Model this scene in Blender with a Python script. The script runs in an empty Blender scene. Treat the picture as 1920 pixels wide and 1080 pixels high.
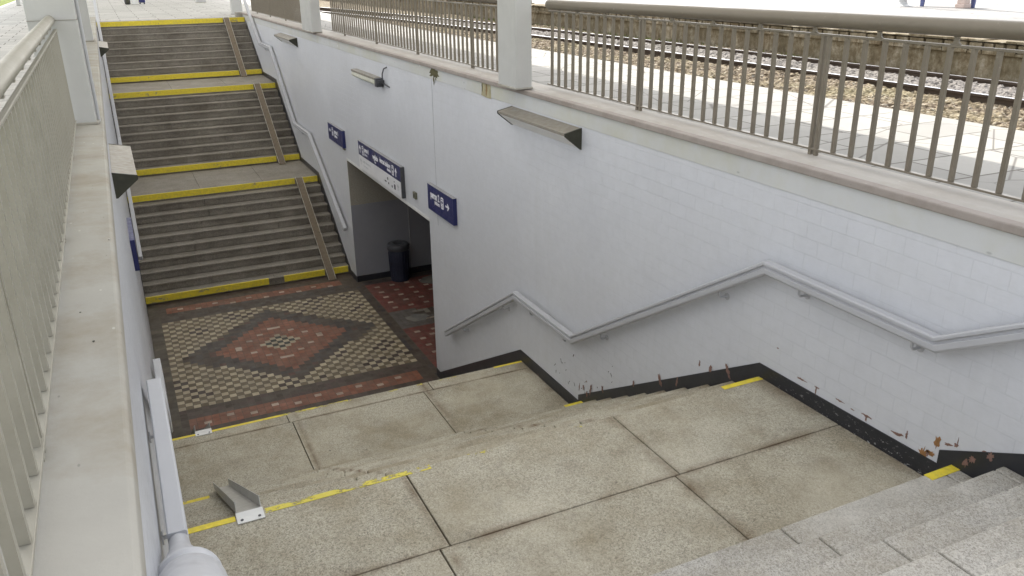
import bpy, bmesh, math, random
from mathutils import Vector, Matrix
random.seed(7)
S = bpy.context.scene
COL = S.collection
R_ = math.radians

# ------------------------------------------------------------ camera
cd = bpy.data.cameras.new('camera'); cam = bpy.data.objects.new('camera', cd); COL.objects.link(cam)
S.camera = cam
F, PITCH, YAW, ROLL, CZ = 1546.8, .3725, .4396, -.0133, 5.854
cd.sensor_width = 36; cd.lens = 36*F/1920; cd.clip_start = .05; cd.clip_end = 2000
fw = Vector((math.sin(YAW)*math.cos(PITCH), math.cos(YAW)*math.cos(PITCH), -math.sin(PITCH)))
r0 = Vector((math.cos(YAW), -math.sin(YAW), 0)); u0 = r0.cross(fw)
r1 = math.cos(ROLL)*r0+math.sin(ROLL)*u0; u1 = -math.sin(ROLL)*r0+math.cos(ROLL)*u0
M = Matrix((r1, u1, -fw)).transposed().to_4x4(); M.translation = (0, 0, CZ)
cam.matrix_world = M

# ------------------------------------------------------------ light
SUN_EL, SUN_DIR = R_(50), Vector((.33, .944))
S.view_settings.view_transform = 'Standard'; S.view_settings.look = 'None'; S.view_settings.gamma = 1
S.view_settings.exposure = 1.57
w = bpy.data.worlds.new('World'); S.world = w; w.use_nodes = True
nt = w.node_tree; bg = nt.nodes['Background']; sky = nt.nodes.new('ShaderNodeTexSky')
sky.sky_type = 'NISHITA'; sky.sun_disc = False; sky.sun_elevation = SUN_EL
sky.sun_rotation = math.atan2(SUN_DIR.x, SUN_DIR.y); sky.air_density = 1.0; sky.dust_density = 3.0; sky.ozone_density = .6
hs = nt.nodes.new('ShaderNodeHueSaturation'); hs.inputs['Saturation'].default_value = .22; nt.links.new(sky.outputs[0], hs.inputs['Color']); nt.links.new(hs.outputs[0], bg.inputs[0]); bg.inputs[1].default_value = .15
sd = bpy.data.lights.new('sun', 'SUN'); sd.energy = 2.0; sd.angle = R_(.5); sd.color = (1, .95, .87)
sun = bpy.data.objects.new('sun', sd); COL.objects.link(sun); sun.location = (5, 30, 30)
sv = Vector((SUN_DIR.x*math.cos(SUN_EL), SUN_DIR.y*math.cos(SUN_EL), math.sin(SUN_EL)))
sun.rotation_euler = sv.to_track_quat('Z', 'Y').to_euler()
S.cycles.max_bounces = 10; S.cycles.diffuse_bounces = 6; S.cycles.use_denoising = True
S.cycles.sample_clamp_indirect = 6

# ------------------------------------------------------------ mesh helpers
class MB:
    def __init__(s): s.v = []; s.f = []; s.m = []
    def add(s, vs, fs, mi=0):
        n = len(s.v); s.v += [tuple(v) for v in vs]
        for f in fs: s.f.append([n+i for i in f]); s.m.append(mi)
    def box(s, x0, x1, y0, y1, z0, z1, mi=0):
        s.add([(x, y, z) for x in (x0, x1) for y in (y0, y1) for z in (z0, z1)],
              [(0, 1, 3, 2), (4, 6, 7, 5), (0, 4, 5, 1), (2, 3, 7, 6), (0, 2, 6, 4), (1, 5, 7, 3)], mi)
    def quad(s, a, b, c, d, mi=0): s.add([a, b, c, d], [(0, 1, 2, 3)], mi)
    def prism_x(s, poly, x0, x1, mi=0):       # poly in (y,z)
        n = len(poly); s.add([(x0, y, z) for y, z in poly]+[(x1, y, z) for y, z in poly],
              [tuple(range(n))[::-1], tuple(range(n, 2*n))]+[(i, (i+1) % n, n+(i+1) % n, n+i) for i in range(n)], mi)
    def prism_y(s, poly, y0, y1, mi=0):       # poly in (x,z)
        n = len(poly); s.add([(x, y0, z) for x, z in poly]+[(x, y1, z) for x, z in poly],
              [tuple(range(n)), tuple(range(n, 2*n))[::-1]]+[(i, n+i, n+(i+1) % n, (i+1) % n) for i in range(n)], mi)
    def prism_z(s, poly, z0, z1, mi=0):
        n = len(poly); s.add([(x, y, z0) for x, y in poly]+[(x, y, z1) for x, y in poly],
              [tuple(range(n))[::-1], tuple(range(n, 2*n))]+[(i, (i+1) % n, n+(i+1) % n, n+i) for i in range(n)], mi)
    def sweep(s, prof, path, mi=0, caps=True):  # prof (dx, du); path (x,y,z) in a plane of constant x (mitred)
        n = len(prof); P = [Vector(p) for p in path]; vs = []
        for i, p in enumerate(P):
            d0 = (P[i]-P[i-1]).normalized() if i else (P[1]-P[0]).normalized()
            d1 = (P[i+1]-P[i]).normalized() if i < len(P)-1 else d0
            t = (d0+d1).normalized(); up = Vector((1, 0, 0)).cross(t)
            if up.z < 0: up = -up
            k = 1/max(.3, math.cos(d0.angle(d1)/2) if d0.angle(d1) > 1e-5 else 1)
            for dx, du in prof: vs.append(p+Vector((dx, 0, 0))+up*du*k)
        fs = [(a*n+j, a*n+(j+1) % n, (a+1)*n+(j+1) % n, (a+1)*n+j) for a in range(len(P)-1) for j in range(n)]
        if caps: fs += [tuple(range(n)), tuple(range((len(P)-1)*n, len(P)*n))[::-1]]
        s.add(vs, fs, mi)
    def tube(s, pts, r, seg=10, mi=0):
        P = [Vector(p) for p in pts]; vs = []; prev = None
        for i, p in enumerate(P):
            t = (P[min(i+1, len(P)-1)]-P[max(i-1, 0)]).normalized()
            a = prev if prev else (Vector((0, 0, 1)) if abs(t.z) < .9 else Vector((1, 0, 0)))
            a = (a-t*a.dot(t)).normalized(); prev = a; b = t.cross(a)
            rr = r[i] if isinstance(r, (list, tuple)) else r
            for k in range(seg):
                q = 2*math.pi*k/seg; vs.append(p+(a*math.cos(q)+b*math.sin(q))*rr)
        fs = [(i*seg+k, i*seg+(k+1) % seg, (i+1)*seg+(k+1) % seg, (i+1)*seg+k) for i in range(len(P)-1) for k in range(seg)]
        fs += [tuple(range(seg))[::-1], tuple(range((len(P)-1)*seg, len(P)*seg))]
        s.add(vs, fs, mi)
    def build(s, name, mats, root=None, bevel=0, smooth=False, keep=False):
        me = bpy.data.meshes.new(name)
        off = Vector(root.location) if root else Vector((0, 0, 0))
        if root and root.get('_off'): off = Vector(root['_off'])
        me.from_pydata([Vector(v)-off for v in s.v], [], s.f)
        if not isinstance(mats, (list, tuple)): mats = [mats]
        for m in mats: me.materials.append(m)
        me.polygons.foreach_set('material_index', s.m)
        if not keep:
            bm = bmesh.new(); bm.from_mesh(me); bmesh.ops.recalc_face_normals(bm, faces=bm.faces); bm.to_mesh(me); bm.free()
        if smooth:
            for p in me.polygons: p.use_smooth = True
            me.update()
        o = bpy.data.objects.new(name, me); COL.objects.link(o)
        if root: o.parent = root
        if bevel:
            b = o.modifiers.new('bevel', 'BEVEL'); b.width = bevel; b.segments = 2; b.limit_method = 'ANGLE'; b.angle_limit = R_(35)
        if smooth:
            try:
                me.set_sharp_from_angle(angle=R_(40))
            except Exception: pass
        return o

def thing(name, label, cat, loc=(0, 0, 0), group=None):
    o = bpy.data.objects.new(name, None); COL.objects.link(o); o.location = loc; o.empty_display_size = .2
    o['label'] = label; o['category'] = cat
    if group: o['group'] = group
    return o
def tag(o, label, cat, group=None):
    o['label'] = label; o['category'] = cat
    if group: o['group'] = group
    return o
def structure(o, kind='structure'): o['kind'] = kind; return o
def sub(o, child):      # make child (built in the root's frame) a sub-part of part o
    child.parent = o; return child

# ------------------------------------------------------------ material helpers
class NB:
    def __init__(s, name, rough=.7, spec=.35, metal=0):
        s.mat = bpy.data.materials.new(name); s.mat.use_nodes = True; s.t = s.mat.node_tree
        s.b = s.t.nodes['Principled BSDF']; s.b.inputs['Roughness'].default_value = rough
        s.b.inputs['Specular IOR Level'].default_value = spec; s.b.inputs['Metallic'].default_value = metal
        g = s.t.nodes.new('ShaderNodeNewGeometry'); s.pos = g.outputs['Position']; s.isl = g.outputs['Random Per Island']; s.nrm = g.outputs['Normal']
    def n(s, t, **k):
        x = s.t.nodes.new('ShaderNode'+t)
        for a, b in k.items(): setattr(x, a, b)
        return x
    def L(s, a, b): s.t.links.new(a, b)
    def scale(s, sc, loc=(0, 0, 0), rot=(0, 0, 0), src=None):
        m = s.n('Mapping'); s.L(src or s.pos, m.inputs[0]); m.inputs['Scale'].default_value = sc if hasattr(sc, '__len__') else (sc,)*3
        m.inputs['Location'].default_value = loc; m.inputs['Rotation'].default_value = rot; return m.outputs[0]
    def noise(s, sc=5, det=4, rough=.6, vec=None, loc=(0, 0, 0), dist=0):
        x = s.n('TexNoise'); s.L(vec or s.scale(1, loc), x.inputs['Vector']); x.inputs['Scale'].default_value = sc
        x.inputs['Detail'].default_value = det; x.inputs['Roughness'].default_value = rough; x.inputs['Distortion'].default_value = dist
        return x.outputs[0]
    def vor(s, sc=5, feat='F1', vec=None, out=0, rnd=1):
        x = s.n('TexVoronoi', feature=feat); s.L(vec or s.pos, x.inputs['Vector']); x.inputs['Scale'].default_value = sc
        x.inputs['Randomness'].default_value = rnd; return x.outputs[out]
    def ramp(s, f, stops, interp='LINEAR'):
        x = s.n('ValToRGB'); x.color_ramp.interpolation = interp; e = x.color_ramp.elements
        for i, (p, c) in enumerate(stops):
            if i > 1: e.new(p)
            c = (c, c, c) if not hasattr(c, '__len__') else c
            e[i].position = p; e[i].color = (*c, 1)
        s.L(f, x.inputs[0]); return x.outputs[0]
    def mix(s, f, a, b, mode='MIX'):
        x = s.n('Mix', data_type='RGBA', blend_type=mode); 
        for v, k in ((f, 0), (a, 6), (b, 7)):
            if isinstance(v, (int, float)): x.inputs[k].default_value = v if k == 0 else (v, v, v, 1)
            elif isinstance(v, tuple): x.inputs[k].default_value = (*v, 1)
            else: s.L(v, x.inputs[k])
        return x.outputs[2]
    def math(s, op, a, b=0, clamp=False):
        x = s.n('Math', operation=op); x.use_clamp = clamp
        for v, k in ((a, 0), (b, 1)):
            if isinstance(v, (int, float)): x.inputs[k].default_value = v
            else: s.L(v, x.inputs[k])
        return x.outputs[0]
    def sep(s, v=None):
        x = s.n('SeparateXYZ'); s.L(v or s.pos, x.inputs[0]); return x.outputs
    def comb(s, a, b, c=0):
        x = s.n('CombineXYZ')
        for v, k in ((a, 0), (b, 1), (c, 2)):
            if isinstance(v, (int, float)): x.inputs[k].default_value = v
            else: s.L(v, x.inputs[k])
        return x.outputs[0]
    def bump(s, h, st=.3, dist=.01, nrm=None):
        x = s.n('Bump'); x.inputs['Strength'].default_value = st; x.inputs['Distance'].default_value = dist; s.L(h, x.inputs['Height'])
        if nrm: s.L(nrm, x.inputs['Normal'])
        return x.outputs[0]
    def done(s, col=None, rough=None, nrm=None):
        if col is not None:
            if isinstance(col, tuple): s.b.inputs[0].default_value = (*col, 1)
            else: s.L(col, s.b.inputs[0])
        if rough is not None: s.L(rough, s.b.inputs['Roughness'])
        if nrm is not None: s.L(nrm, s.b.inputs['Normal'])
        return s.mat

def plain(name, c, rough=.6, spec=.3, metal=0, var=.12, sc=6, b=.15):
    x = NB(name, rough, spec, metal)
    f = x.noise(sc, 5); col = x.mix(f, tuple(v*(1-var*2) for v in c), tuple(min(1, v*(1+var*1.2)) for v in c))
    return x.done(col, x.ramp(x.noise(sc*3, 3), [(.3, max(.05, rough-.12)), (.7, min(1, rough+.12))]), x.bump(x.noise(sc*14, 3), b, .004))

# painted glazed brick of the stairwell walls
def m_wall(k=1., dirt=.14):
    x = NB('painted_brick', .42, .4)
    p = x.sep(); v = x.comb(p[1], p[2])
    wob = x.noise(1.3, 2, .5); vv = x.comb(x.math('ADD', p[1], x.math('MULTIPLY', wob, .004)), x.math('ADD', p[2], x.math('MULTIPLY', wob, .006)))
    br = x.n('TexBrick'); br.offset = .5; x.L(vv, br.inputs['Vector']); br.inputs['Scale'].default_value = 1
    br.inputs['Brick Width'].default_value = .204; br.inputs['Row Height'].default_value = .1035
    br.inputs['Mortar Size'].default_value = .003; br.inputs['Mortar Smooth'].default_value = .35; br.inputs['Bias'].default_value = 0
    br.inputs['Color1'].default_value = (.97, .97, .97, 1); br.inputs['Color2'].default_value = (1, 1, 1, 1); br.inputs['Mortar'].default_value = (.89, .895, .90, 1)
    big = x.noise(.9, 5, .65); fine = x.noise(9, 5, .7, loc=(3, 1, 7))
    base = x.mix(x.ramp(big, [(.3, 0.), (.7, 1.)]), (.60, .613, .648), (.652, .664, .695))
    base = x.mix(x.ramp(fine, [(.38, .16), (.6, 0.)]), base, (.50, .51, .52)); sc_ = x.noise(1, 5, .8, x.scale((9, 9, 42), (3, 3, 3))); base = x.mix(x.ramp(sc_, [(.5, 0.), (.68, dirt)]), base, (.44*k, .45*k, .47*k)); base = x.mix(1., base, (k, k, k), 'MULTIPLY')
    # drips
    dr = x.noise(1, 4, .7, x.scale((1, 3.2, .28), (2, 5, 1))); base = x.mix(x.ramp(dr, [(.56, 0.), (.75, .16)]), base, (.50, .50, .47))
    # grime low down in the hall
    g = x.ramp(p[2], [(0.0, 1.), (.6, 0.)]); g = x.math('MULTIPLY', g, x.ramp(x.noise(2.2, 6, .7), [(.35, 0.), (.7, .5)]))
    base = x.mix(g, base, (.34, .335, .33))
    faint = x.ramp(x.noise(.8, 3, .5, loc=(9, 4, 2)), [(.30, .45), (.58, 1.)])
    joint = x.math('MULTIPLY', x.math('SUBTRACT', 1, br.outputs['Fac']), 1)
    col = x.mix(x.math('MULTIPLY', faint, .5), base, br.outputs['Color'], 'MULTIPLY')
    h = x.math('ADD', x.math('MULTIPLY', x.math('MULTIPLY', joint, faint), .55), x.math('MULTIPLY', x.noise(22, 4), .18))
    h = x.math('ADD', h, x.math('MULTIPLY', x.noise(4, 3), .5))
    return x.done(col, x.ramp(big, [(.3, .36), (.7, .52)]), x.bump(h, .55, .006))

def m_concrete(name, c, sc=3, stain=(.40, .36, .27), amt=.5, rough=.75, b=.3):
    x = NB(name, rough, .25); a = x.noise(sc, 6, .65); f = x.noise(sc*14, 4, .7)
    col = x.mix(a, tuple(v*.84 for v in c), tuple(min(.9, v*1.1) for v in c))
    col = x.mix(x.ramp(x.noise(sc*.7, 6, .7, loc=(5, 8, 2)), [(.44, 0.), (.72, amt)]), col, stain)
    col = x.mix(x.ramp(x.vor(sc*6, vec=x.scale((1, .45, 1))), [(.035, .55), (.07, 0.)]), col, tuple(v*.45 for v in c))
    col = x.mix(x.ramp(x.vor(sc*4.3, vec=x.scale((1, .5, 1), (4, 2, 9))), [(.05, .55), (.08, 0.)]), col, tuple(min(.95, v*1.5) for v in c))
    return x.done(col, None, x.bump(x.math('ADD', a, x.math('MULTIPLY', f, .4)), b, .006))

def m_granite(name, lo, hi, speck=1., stain=(.22, .165, .095), amt=.55, sc=1., rough=.62, dirt=.3, joints=None):
    x = NB(name, rough, .35)
    v1 = x.vor(160*sc, out=1); g = x.n('RGBToBW'); x.L(v1, g.inputs[0])
    v2 = x.vor(75*sc, out=1); g2 = x.n('RGBToBW'); x.L(v2, g2.inputs[0])
    f = x.math('ADD', x.math('MULTIPLY', g.outputs[0], .55), x.math('MULTIPLY', g2.outputs[0], .45))
    col = x.mix(x.ramp(f, [(.18, 0.), (.5, .55), (.85, 1.)]), tuple(v*(1-.5*speck) for v in lo), hi)
    col = x.mix(x.math('MULTIPLY', x.isl, .3), col, tuple(v*.78 for v in hi), 'MIX')
    n1 = x.noise(1.6, 6, .68); col = x.mix(x.ramp(n1, [(.42, 0.), (.72, amt)]), col, stain)
    n2 = x.noise(3.3, 6, .7, loc=(7, 3, 1)); col = x.mix(x.ramp(n2, [(.52, 0.), (.8, dirt)]), col, (.10, .085, .065))
    n3 = x.noise(1.1, 4, .6, loc=(1, 6, 4)); col = x.mix(x.ramp(n3, [(.50, 0.), (.72, .38)]), col, tuple(min(.8, v*1.12) for v in hi))
    if joints:
        p = x.sep(); m = None
        for ax, val, wd in joints:
            d = x.math('SUBTRACT', 1, x.math('DIVIDE', x.math('ABSOLUTE', x.math('SUBTRACT', p[ax], val)), wd), True)
            m = d if m is None else x.math('MAXIMUM', m, d)
        jn = x.math('MULTIPLY', x.math('POWER', m, 1.6), x.ramp(x.noise(2.4, 6, .7, loc=(4, 4, 4)), [(.38, 0.), (.62, .9)]))
        col = x.mix(jn, col, (.13, .085, .045))
    spots = x.ramp(x.vor(3.7, vec=x.scale((1, 1, 1), (2, 3, 0))), [(.02, .7), (.045, 0.)])
    col = x.mix(spots, col, (.07, .06, .05))
    return x.done(col, x.ramp(n1, [(.3, rough-.08), (.7, rough+.12)]), x.bump(f, .35, .0035))

def m_yellow():
    x = NB('worn_yellow_paint', .55, .35)
    n = x.noise(7, 7, .75, x.scale((.7, 1.6, 1.6))); f = x.ramp(n, [(.47, 1.), (.50, 0.)])
    a = x.noise(18, 4, .7, loc=(3, 3, 3))
    ye = x.mix(a, (.70, .55, .035), (.84, .69, .06))
    edge = x.ramp(x.noise(30, 3), [(.35, .35), (.6, 0.)]); ye = x.mix(edge, ye, (.33, .29, .10))
    n2 = x.ramp(x.noise(2.6, 5, .8, x.scale((1, 1, 2), (4, 9, 1))), [(.60, 0.), (.63, .85)])
    col = x.mix(n2, ye, (.26, .23, .17))
    return x.done(col, None, x.bump(n, .3, .002))
def m_worn(name, th):
    x = NB(name, .6, .3)
    n = x.noise(9, 7, .75, x.scale((.8, 1.5, 1.5), (1, 2, 3))); f = x.ramp(n, [(th-.02, 0.), (th+.01, 1.)])
    y = x.mix(x.noise(20, 4), (.56, .47, .05), (.72, .63, .13))
    tr = x.n('BsdfTransparent'); mx = x.n('MixShader'); x.L(f, mx.inputs[0]); x.L(tr.outputs[0], mx.inputs[1]); x.L(x.b.outputs[0], mx.inputs[2])
    out = [q for q in x.t.nodes if q.type == 'OUTPUT_MATERIAL'][0]; x.L(mx.outputs[0], out.inputs[0])
    return x.done(y)
def m_black():
    x = NB('black_gloss_paint', .32, .45)
    n = x.noise(38, 5, .8, x.scale((1, .6, 1.3))); lowz = x.noise(1.1, 2, .5, loc=(2, 2, 2))
    th = x.math('MULTIPLY', x.ramp(n, [(.60, 0.), (.625, 1.)]), x.math('MULTIPLY', x.ramp(x.math('DIVIDE', x.sep()[1], 10), [(.245, 0.), (.26, 1.), (.34, 1.), (.39, .0)]), x.ramp(x.math('SUBTRACT', x.sep()[2], 2.6), [(.55, 1.), (.66, 0.)])))
    col = x.mix(x.noise(6, 4), (.016, .017, .02), (.035, .036, .042)); col = x.mix(th, col, (.55, .55, .55))
    ch = x.ramp(x.noise(5, 5, .7, loc=(8, 1, 1)), [(.66, 0.), (.68, 1.)]); col = x.mix(ch, col, (.20, .12, .10))
    return x.done(col, None, x.bump(x.noise(14, 4), .3, .006))
def m_rail(lo=(.145, .122, .09), hi=(.225, .196, .152), nm='aged_rail_paint_backlit'):
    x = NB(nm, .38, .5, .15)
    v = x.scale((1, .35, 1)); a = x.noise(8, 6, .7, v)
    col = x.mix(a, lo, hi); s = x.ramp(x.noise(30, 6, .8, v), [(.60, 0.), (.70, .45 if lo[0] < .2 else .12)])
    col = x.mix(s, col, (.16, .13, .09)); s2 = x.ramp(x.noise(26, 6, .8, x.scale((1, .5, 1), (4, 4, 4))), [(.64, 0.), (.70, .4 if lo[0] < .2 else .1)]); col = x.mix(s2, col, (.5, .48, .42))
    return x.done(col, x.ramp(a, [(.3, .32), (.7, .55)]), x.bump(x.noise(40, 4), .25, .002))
def m_attr(name, rough=.5):
    x = NB(name, rough, .3); a = x.n('VertexColor'); a.layer_name = 'tile'
    n = x.noise(5, 6, .7); d = x.ramp(n, [(.3, 1.), (.75, .62)])
    col = x.mix(1., a.outputs[0], d, 'MULTIPLY'); col = x.mix(x.ramp(x.noise(1.8, 6, .75, loc=(2, 7, 0)), [(.5, 0.), (.78, .55)]), col, (.085, .075, .06))
    col = x.mix(x.math('MULTIPLY', x.isl, .35), col, (.12, .10, .08))
    return x.done(col, x.ramp(n, [(.3, rough-.1), (.7, rough+.2)]), x.bump(x.noise(60, 3), .2, .002))
def m_farwall():
    x = NB('old_platform_wall', .85, .2); v = x.scale((1, 1.2, .45)); a = x.math('ADD', x.math('MULTIPLY', x.noise(3.2, 7, .75, v), .55), x.math('MULTIPLY', x.noise(7, 6, .75, loc=(3, 0, 5)), .45)); b = x.noise(1.2, 5, .7, v, )
    col = x.ramp(a, [(.34, (.07, .05, .03)), (.47, (.20, .155, .095)), (.56, (.36, .31, .22)), (.66, (.62, .58, .50))])
    col = x.mix(x.ramp(b, [(.4, .6), (.65, 0.)]), col, (.10, .085, .05))
    return x.done(col, None, x.bump(a, .7, .03))
def m_ballast(name='ballast_stone', grey=0.):
    x = NB(name, .9, .2); c = x.vor(17, out=1); g = x.n('RGBToBW'); x.L(c, g.inputs[0]); e = x.vor(17, 'F1')
    col = x.ramp(g.outputs[0], [(.1, (.085, .062, .04)), (.4, (.19, .15, .095)), (.7, (.275, .228, .16)), (.95, (.38, .35, .29))])
    col = x.mix(x.ramp(e, [(.3, 0.), (.75, .8)]), col, (.07, .05, .035)); n = x.noise(.8, 5)
    col = x.mix(x.ramp(n, [(.45, 0.), (.7, .4)]), col, (.22, .20, .10))
    if grey: col = x.mix(grey, col, (.20, .19, .185))
    return x.done(col, None, x.bump(x.math('SUBTRACT', 1, e), .9, .03))
def m_slabs(name, c, sx=.5, sy=.5, rot=0, stain=.3):
    x = NB(name, .8, .25); v = x.scale(1, rot=(0, 0, rot)); wob = x.noise(2, 3)
    br = x.n('TexBrick'); br.offset = .5; x.L(v, br.inputs['Vector']); br.inputs['Scale'].default_value = 1
    br.inputs['Brick Width'].default_value = sx; br.inputs['Row Height'].default_value = sy; br.inputs['Mortar Size'].default_value = .010; br.inputs['Mortar Smooth'].default_value = .2
    br.inputs['Color1'].default_value = (*[k*.88 for k in c], 1); br.inputs['Color2'].default_value = (*[min(1, k*1.08) for k in c], 1); br.inputs['Mortar'].default_value = (.10, .09, .075, 1)
    a = x.noise(1.4, 6, .7); col = x.mix(x.ramp(a, [(.42, 0.), (.75, stain)]), br.outputs['Color'], tuple(k*.5 for k in c))
    crack = x.ramp(x.vor(1.1, 'DISTANCE_TO_EDGE', vec=x.scale(1, (1, 4, 0))), [(.003, .9), (.009, 0.)])
    crack = x.math('MULTIPLY', crack, x.ramp(x.noise(.6, 2), [(.44, 0.), (.5, 1.)])); col = x.mix(crack, col, (.09, .08, .07))
    h = x.math('SUBTRACT', x.math('MULTIPLY', x.noise(60, 3), .2), br.outputs['Fac'])
    return x.done(col, None, x.bump(h, .4, .006))

XR_, NE_ = 3.77, 2.435
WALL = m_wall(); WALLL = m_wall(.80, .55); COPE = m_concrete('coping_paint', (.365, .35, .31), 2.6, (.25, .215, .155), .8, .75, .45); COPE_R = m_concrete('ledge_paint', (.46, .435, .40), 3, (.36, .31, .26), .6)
PINK = m_concrete('ledge_edge_paint', (.35, .31, .28), 4, (.20, .165, .14), .6)
BAND = m_concrete('band_plaster', (.58, .588, .585), 1.2, (.50, .49, .36), .7, .6, .35)
GRAN = m_granite('landing_granite', (.31, .28, .21), (.555, .515, .41), 1., (.21, .165, .09), .65, 1.5, .64, .35, joints=[(1, 3.205, .06), (0, 1.13, .05), (0, 2.53, .09), (1, 7.57, .04), (0, XR_, .20), (1, NE_, .14)])
GRANS = m_granite('step_granite', (.30, .283, .25), (.595, .57, .515), 1., (.23, .19, .12), .5, 1.6, dirt=.25)
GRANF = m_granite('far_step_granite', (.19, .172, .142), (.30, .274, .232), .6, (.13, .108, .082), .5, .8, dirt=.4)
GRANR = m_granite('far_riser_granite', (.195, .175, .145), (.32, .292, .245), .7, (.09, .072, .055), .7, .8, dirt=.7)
YEL = m_yellow(); YW1 = m_worn('flaking_yellow_paint', .47); YW2 = m_worn('nearly_gone_yellow_paint', .60); YW3 = m_worn('patchy_yellow_paint', .50); BLACK = m_black(); RAILM = m_rail(); RAILL = m_rail((.24, .225, .18), (.37, .35, .295), 'aged_rail_paint_lit')  # one railing paint in two tones: lit left side, backlit right side
HAND = plain('grey_handrail_paint', (.455, .46, .48), .42, .45, .0, .03, 3, .02)
WHITE = plain('white_column_paint', (.50, .50, .485), .5, .35, 0, .07, 3, .2)
TRIM = plain('white_trim_paint', (.72, .72, .70), .5, .35, 0, .08, 5, .2)
LAMPM = plain('brown_lamp_metal', (.27, .245, .205), .42, .45, .2, .1, 6, .08)
LAMPD = plain('dark_olive_metal', (.045, .045, .03), .5, .4, 0, .3, 9, .1)
LENS = plain('lamp_cover_plastic', (.86, .86, .85), .6, .2, 0, .03, 3, .0)
BLUE = plain('navy_sign_enamel', (.022, .027, .12), .38, .45, 0, .12, 4, .03)
SIGNE = plain('sign_top_trim', (.30, .30, .30), .5, .3)
SIGNW = plain('white_sign_enamel', (.74, .74, .76), .4, .4, 0, .04, 4, .03)
TXT = plain('white_lettering', (.82, .82, .84), .5, .3, 0, .03); TXG = plain('faded_grey_lettering', (.50, .51, .53), .5, .3, 0, .05); TXD = plain('black_pictogram_print', (.05, .05, .06), .5, .3)
CHAN = plain('galvanised_channel', (.50, .49, .46), .42, .5, .35, .12, 8, .1); CHANB = plain('rubbed_channel_base', (.17, .135, .095), .6, .3, .2, .2, 14, .2)
CHANE = plain('bare_channel_edge', (.62, .58, .50), .4, .5, .2, .1)
DGREY = plain('dark_grey_plastic', (.07, .072, .08), .5, .4, 0, .2); BINM = plain('navy_bin_paint', (.028, .032, .055), .5, .35, 0, .2)
TUNL = plain('tunnel_grey_paint', (.28, .285, .31), .5, .35, 0, .08, 2, .2)
PEEL = plain('bare_brick_under_paint', (.27, .165, .135), .85, .2, 0, .25, 30, .5); PEEL2 = plain('orange_brick_under_paint', (.36, .19, .08), .85, .2, 0, .3, 30, .5)
GROUT = m_concrete('floor_grout', (.12, .105, .085), 4, (.06, .05, .04), .5, .8, .2)
TILE = m_attr('encaustic_tile')
x = NB('tunnel_roughcast', .85, .2); a = x.noise(40, 5, .8); RCAST = x.done(x.mix(a, (.24, .22, .18), (.44, .42, .36)), None, x.bump(a, .9, .012))
PLAT = m_slabs('platform_slabs', (.275, .268, .25), .8, .5, .02); PLATL = m_slabs('left_platform_slabs', (.46, .445, .41), .5, .5)
PLATF = m_slabs('far_platform_slabs', (.27, .262, .25), 1.2, .8, 0, .3); FARW = m_farwall(); BALL = m_ballast(); BALLG = m_ballast('grey_ballast_stone', .7)
PLATB = m_slabs('end_platform_slabs', (.44, .43, .40), 1.0, .6, 0, .3)
x = NB('rail_steel_side', .7, .4, .3); STEEL = x.done(x.mix(x.noise(8, 5), (.045, .03, .022), (.10, .075, .055)))
x = NB('rail_steel_top', .28, .6, .85); STOP = x.done(x.mix(x.noise(8, 5), (.55, .55, .58), (.75, .75, .78)))
SLEEP = m_concrete('sleeper_concrete', (.42, .40, .38), 3); ROOFM = plain('canopy_underside', (.74, .73, .70), .7, .2, 0, .08, 1)
x = NB('meadow_grass', .9, .2); GRASS = x.done(x.mix(x.noise(3, 6, .8), (.07, .10, .02), (.22, .26, .06)), None, x.bump(x.noise(20, 4), 1, .05))

# ------------------------------------------------------------ key measurements (m)
XL, XR = -.115, 3.77
RI = .1573; Z1, Z2, ZP = 10*RI, 20*RI, 29*RI
NA, NB_, NC, NE = 7.766, 6.383, 3.934, 2.435; TN = .2721          # near stairs
FF, F2, F3, F4, F5 = 15.859, 18.054, 19.817, 22.012, 23.904; TF = .2439; FT = F5+8*TF
TY0, TY1, TZ = 10.755, 15.285, 2.50                                  # tunnel opening
ZC = 4.685                                                          # coping top

# ------------------------------------------------------------ setting: ground
def sheet(name, x0, x1, y0, y1, z, m, kind='structure', thick=.25):
    b = MB(); b.box(x0, x1, y0, y1, z-thick, z); return structure(b.build(name, m), kind)
sheet('platform_right', 4.09, 6.36, -3, FT+.02, ZP, PLAT)
b = MB(); b.prism_z([(6.362, -3), (6.665, -3), (6.62, 2), (6.40+.10, 12), (6.30, 24), (6.15, 40), (5.9, 60), (6.362, FT+.02)][0:5]+[(6.362, 24)], ZP-.9, ZP-.003)
structure(b.build('platform_edge_stone', m_slabs('edge_slabs', (.26, .25, .225), .9, 3)))
sheet('platform_left', -3.6, -.43, -3, FT+.02, ZP, PLATL)
sheet('platform_end', -3.6, 6.3, FT+.03, 90, ZP, PLATB)
sheet('platform_near', XL-.3, 4.09, -3, .258+.02, ZP-.002, GRANS)
b = MB(); b.box(13.46, 120, -10, 160, ZP-1.2, ZP); structure(b.build('platform_far', PLATF))
b = MB()
for (X0, X1, Y0, Y1) in ((-400, -3.7, -300, 600), (6.3, 400, -300, 600), (-3.7, 6.3, 90, 600), (-3.7, 6.3, -300, -3)): b.box(X0, X1, Y0, Y1, 3.0, 3.6)
structure(b.build('ground', GRASS))
b = MB(); b.box(-30, -3.62, 2, 130, 3.9, 4.35); o = b.build('grass', GRASS); structure(o, 'stuff')

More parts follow.
